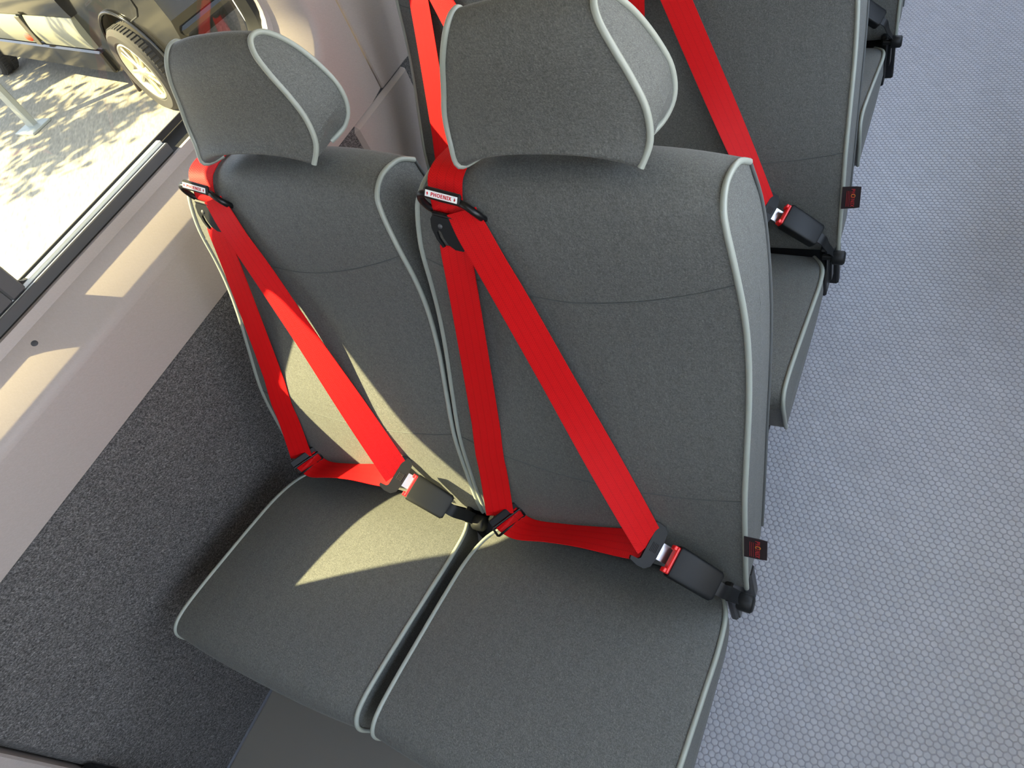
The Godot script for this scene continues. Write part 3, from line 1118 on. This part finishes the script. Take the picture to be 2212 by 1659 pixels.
func make_car():
	var u := Vector3(.9786, 0, .2059)
	var n := Vector3(-.2059, 0, .9786)
	var t := thing("parked_car", "dark car with an alloy wheel and ground reflection painted on its doors, parked outside the window", "car", Vector3(-6.159, GROUND, -3.413))
	t.transform.basis = Basis(u, Vector3.UP, n)
	# local: x forward along the car, y up, z out of its side
	var F := Basis.IDENTITY
	var arch := func(cx: float, r: float, y0: float) -> PackedVector2Array:
		var a := PackedVector2Array()
		var f0 := asin((y0 - .335) / r)
		for k in 17:
			var f: float = PI - f0 + (2 * f0 - PI) * k / 16.0
			a.append(Vector2(cx + r * cos(f), .335 + r * sin(f)))
		return a
	var poly := PackedVector2Array([Vector2(-3.7, .45)])
	poly.append_array(arch.call(-2.95, .42, .40))
	poly.append_array(PackedVector2Array([Vector2(-2.4, .24), Vector2(.14, .24)]))
	poly.append_array(arch.call(.78, .42, .40))
	poly.append_array(PackedVector2Array([Vector2(1.3, .50), Vector2(1.60, .58), Vector2(1.64, .72), Vector2(1.60, .92), Vector2(1.45, 1.02), Vector2(.55, 1.10), Vector2(-.05, 1.62), Vector2(-2.9, 1.66), Vector2(-3.6, 1.10), Vector2(-3.78, .95)]))
	var s := Shape.new()
	s.extrude(poly, 1.68, F, Vector3(0, 0, -.86))
	part("body", s, M.paint, t)
	# bulged side: sill, door panel, wing, each proud of the core
	s = Shape.new()
	s.box(Vector3(-1.20, .335, -.01), Vector3(2.62, .19, .05), .015)
	part("sill", s, M.paint, t)
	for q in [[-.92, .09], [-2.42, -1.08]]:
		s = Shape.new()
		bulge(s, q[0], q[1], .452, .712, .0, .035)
		part("door_reflection", s, M.door_reflection, t, "lower door panel with sunlit ground reflection painted pale")
	s = Shape.new()
	bulge(s, -2.42, .115, .718, 1.06, .0, .03)
	part("door_skin", s, M.paint, t)
	s = Shape.new()
	s.box(Vector3(-1.0, .585, .036), Vector3(.11, .262, .012), .005)
	part("door_gap_cover", s, M.cladding, t)
	s = Shape.new()
	s.lathe(PackedVector2Array([Vector2(0, .012), Vector2(.035, .010), Vector2(.05, .0)]), 20, Basis(Vector3(1.6, 0, 0), Vector3(0, 0, 1), Vector3(0, -.75, 0)), Vector3(-1.13, .52, .042))
	part("side_marker_lamp", s, M.orange, t, "orange side marker")
	# arch lip
	var lip := PackedVector3Array()
	for k in 21:
		var f: float = PI * 1.04 - PI * 1.08 * k / 20.0
		lip.append(Vector3(.78 + .43 * cos(f), .335 + .43 * sin(f), -.012))
	s = Shape.new()
	s.tube(lip, .014, 8)
	part("arch_lip", s, M.paint, t)
	s = Shape.new()
	s.box(Vector3(.30, .26, -.10), Vector3(.03, .40, .20), .008, Basis(Vector3(0, 0, 1), -.35))
	part("mud_flap", s, M.cladding, t)
	s = Shape.new()
	s.lathe(PackedVector2Array([Vector2(.415, -.02), Vector2(.415, -.30), Vector2(0, -.30)]), 28, Basis(Vector3(1, 0, 0), Vector3(0, 0, 1), Vector3(0, -1, 0)), Vector3(.78, .335, 0))
	part("arch_liner", s, M.cladding, t)
	# wing seam and front bumper lip
	s = Shape.new()
	s.tube(PackedVector3Array([Vector3(1.30, 1.03, -.018), Vector3(1.28, .80, -.017), Vector3(1.20, .74, -.017), Vector3(1.05, .70, -.017)]), .006, 6)
	part("wing_seam", s, M.rubber, t)
	s = Shape.new()
	s.box(Vector3(1.60, .62, -.86), Vector3(.10, .07, 1.62), .02)
	part("front_bumper", s, M.paint, t)
	# wheels
	for wx in [.78, -2.95]:
		var w := MeshInstance3D.new()
		var ts := Shape.new()
		var tb := Basis(Vector3(1, 0, 0), Vector3(0, 0, 1), Vector3(0, -1, 0))
		ts.lathe(PackedVector2Array([Vector2(.225, .085), Vector2(.240, .10), Vector2(.300, .108), Vector2(.322, .092), Vector2(.333, .075), Vector2(.335, -.075), Vector2(.322, -.092), Vector2(.30, -.105), Vector2(.225, -.09)]), 48, tb, Vector3.ZERO, true)
		w.name = "wheel"
		w.mesh = ts.mesh()
		w.material_override = M.tyre
		t.add_child(w, true)
		w.position = Vector3(wx, .335, -.035)
		w.rotation.y = -.04 if wx > 0 else 0.0
		s = Shape.new()
		for k in 60:       # tread blocks
			var f := TAU * k / 60
			s.box(Vector3(.336 * cos(f), .336 * sin(f), .045), Vector3(.010, .024, .058), .002, Basis(Vector3(0, 0, 1), f))
			s.box(Vector3(.336 * cos(f), .336 * sin(f), -.045), Vector3(.010, .024, .058), .002, Basis(Vector3(0, 0, 1), f))
		part("tread", s, M.tyre, w)
		s = Shape.new()
		s.lathe(PackedVector2Array([Vector2(.228, .088), Vector2(.222, .098), Vector2(.208, .092), Vector2(.200, .03), Vector2(.19, -.06)]), 40, tb, Vector3.ZERO)
		var rim := part("rim", s, M.alloy, w)
		for k in 10:
			s = Shape.new()
			var f := TAU * k / 10 + (.11 if k % 2 else -.11)
			s.box(Vector3(cos(f), sin(f), 0) * .128 + Vector3(0, 0, .075), Vector3(.165, .026, .022), .006, Basis(Vector3(0, 0, 1), f))
			part("spoke", s, M.alloy, rim)
		s = Shape.new()
		s.lathe(PackedVector2Array([Vector2(0, .096), Vector2(.03, .096), Vector2(.036, .090), Vector2(.062, .086), Vector2(.066, .06)]), 24, tb, Vector3.ZERO)
		part("hub", s, M.alloy, rim)
		s = Shape.new()
		s.lathe(PackedVector2Array([Vector2(0, -.02), Vector2(.19, -.02)]), 32, tb, Vector3.ZERO)
		part("brake_backing", s, M.rubber, rim)


func bulge(s: Shape, x0: float, x1: float, y0: float, y1: float, z0: float, out: float):
	# a sheet panel curved in height, closed at its rim
	s.begin()
	var rows := []
	for k in 11:
		var f := k / 10.0
		var z := z0 + out * sin(PI * (.12 + .76 * f))
		rows.append([Vector3(x0, lerp(y0, y1, f), z), Vector3(x1, lerp(y0, y1, f), z)])
	for k in 10:
		s.quad(rows[k][0], rows[k][1], rows[k + 1][1], rows[k + 1][0], 0)
	for k in 10:
		for e in 2:
			var a: Vector3 = rows[k][e]
			var b: Vector3 = rows[k + 1][e]
			if e == 0:
				s.quad(a, b, Vector3(b.x, b.y, -.03), Vector3(a.x, a.y, -.03), 1)
			else:
				s.quad(b, a, Vector3(a.x, a.y, -.03), Vector3(b.x, b.y, -.03), 2)
	s.quad(Vector3(x0, y0, -.03), Vector3(x1, y0, -.03), rows[0][1], rows[0][0], 3)
	s.quad(rows[10][0], rows[10][1], Vector3(x1, y1, -.03), Vector3(x0, y1, -.03), 4)
	s.close()


func _ready():
	rng.seed = 20240611
	# camera ------------------------------------------------
	var cam := Camera3D.new()
	cam.name = "camera"
	add_child(cam)
	cam.fov = 56.45
	cam.near = 0.02
	cam.far = 200.0
	cam.transform = Transform3D(Basis(Vector3(.86012271, -.31904461, -.39799431), Vector3(-.1565366, .57750187, -.80124146), Vector3(.48547423, .75146665, .44678031)), Vector3(0, EYE, 0))
	cam.current = true
	# sky and sun -------------------------------------------
	var env := Environment.new()
	env.background_mode = Environment.BG_SKY
	var sky := Sky.new()
	var sm := ProceduralSkyMaterial.new()
	sm.sky_top_color = Color(0.68, 0.75, 0.84)
	sm.sky_horizon_color = Color(0.90, 0.91, 0.92)
	sm.ground_bottom_color = Color(0.5, 0.48, 0.43)
	sm.ground_horizon_color = Color(0.75, 0.75, 0.72)
	sm.sky_energy_multiplier = 1.0
	sky.sky_material = sm
	env.sky = sky
	env.background_energy_multiplier = 5.3
	env.tonemap_mode = Environment.TONE_MAPPER_LINEAR
	env.tonemap_exposure = 2.6
	env.sdfgi_enabled = true
	env.ssao_enabled = true
	env.ssil_enabled = true
	var we := WorldEnvironment.new()
	we.name = "environment"
	we.environment = env
	add_child(we)
	var sun := DirectionalLight3D.new()
	sun.name = "sun"
	add_child(sun)
	sun.look_at_from_position(Vector3.ZERO, Vector3(1, -1.27, -.65), Vector3.UP)
	sun.light_color = Color(1.0, 0.94, 0.70)
	sun.light_energy = 11.5
	sun.light_angular_distance = 0.53
	sun.shadow_enabled = true
	make_materials()
	make_bus()
	# seats and belts ---------------------------------------
	var A := Vector3(-.395, 0, 0)
	var seat := make_seat("aisle seat of the nearest pair, charcoal fabric with grey piping")
	var belt := make_belt("red belt across the aisle seat of the nearest pair")
	seat.position = A
	belt.position = A
	var rows := [
		[Vector3(-PITCH_X, 0, 0), "window seat of the nearest pair, with a patch of sunlight on its cushion", "red belt across the window seat, partly in bright sunlight"],
		[Vector3(0, 0, -PITCH_Z), "aisle seat in the second row, right behind the nearest aisle headrest", "red belt across the aisle seat of the second row"],
		[Vector3(-PITCH_X, 0, -PITCH_Z), "window seat in the second row, mostly hidden between the two headrests", "two red straps showing between the headrests at the top edge"],
		[Vector3(0, 0, -2 * PITCH_Z), "farthest aisle seat, cushion corner at the top right", "black buckle and stalk on the farthest aisle seat"]]
	for r in rows:
		var c := copy_of(seat, A + r[0], r[1])
		if r[0].x < 0:      # the tag is sewn to the aisle side of the pair only
			c.get_node("backrest/maker_tag").free()
		copy_of(belt, A + r[0], r[2])
	for k in 2:  # added unseen seats that block low window light from the right
		var o := copy_of(seat, Vector3(.505, 0, [.692, -2 * PITCH_Z][k]), ["added single seat across the aisle, unseen, towards the front", "added single seat across the aisle, unseen, towards the rear"][k])
		o.get_node("backrest/maker_tag").free()
	make_yard()
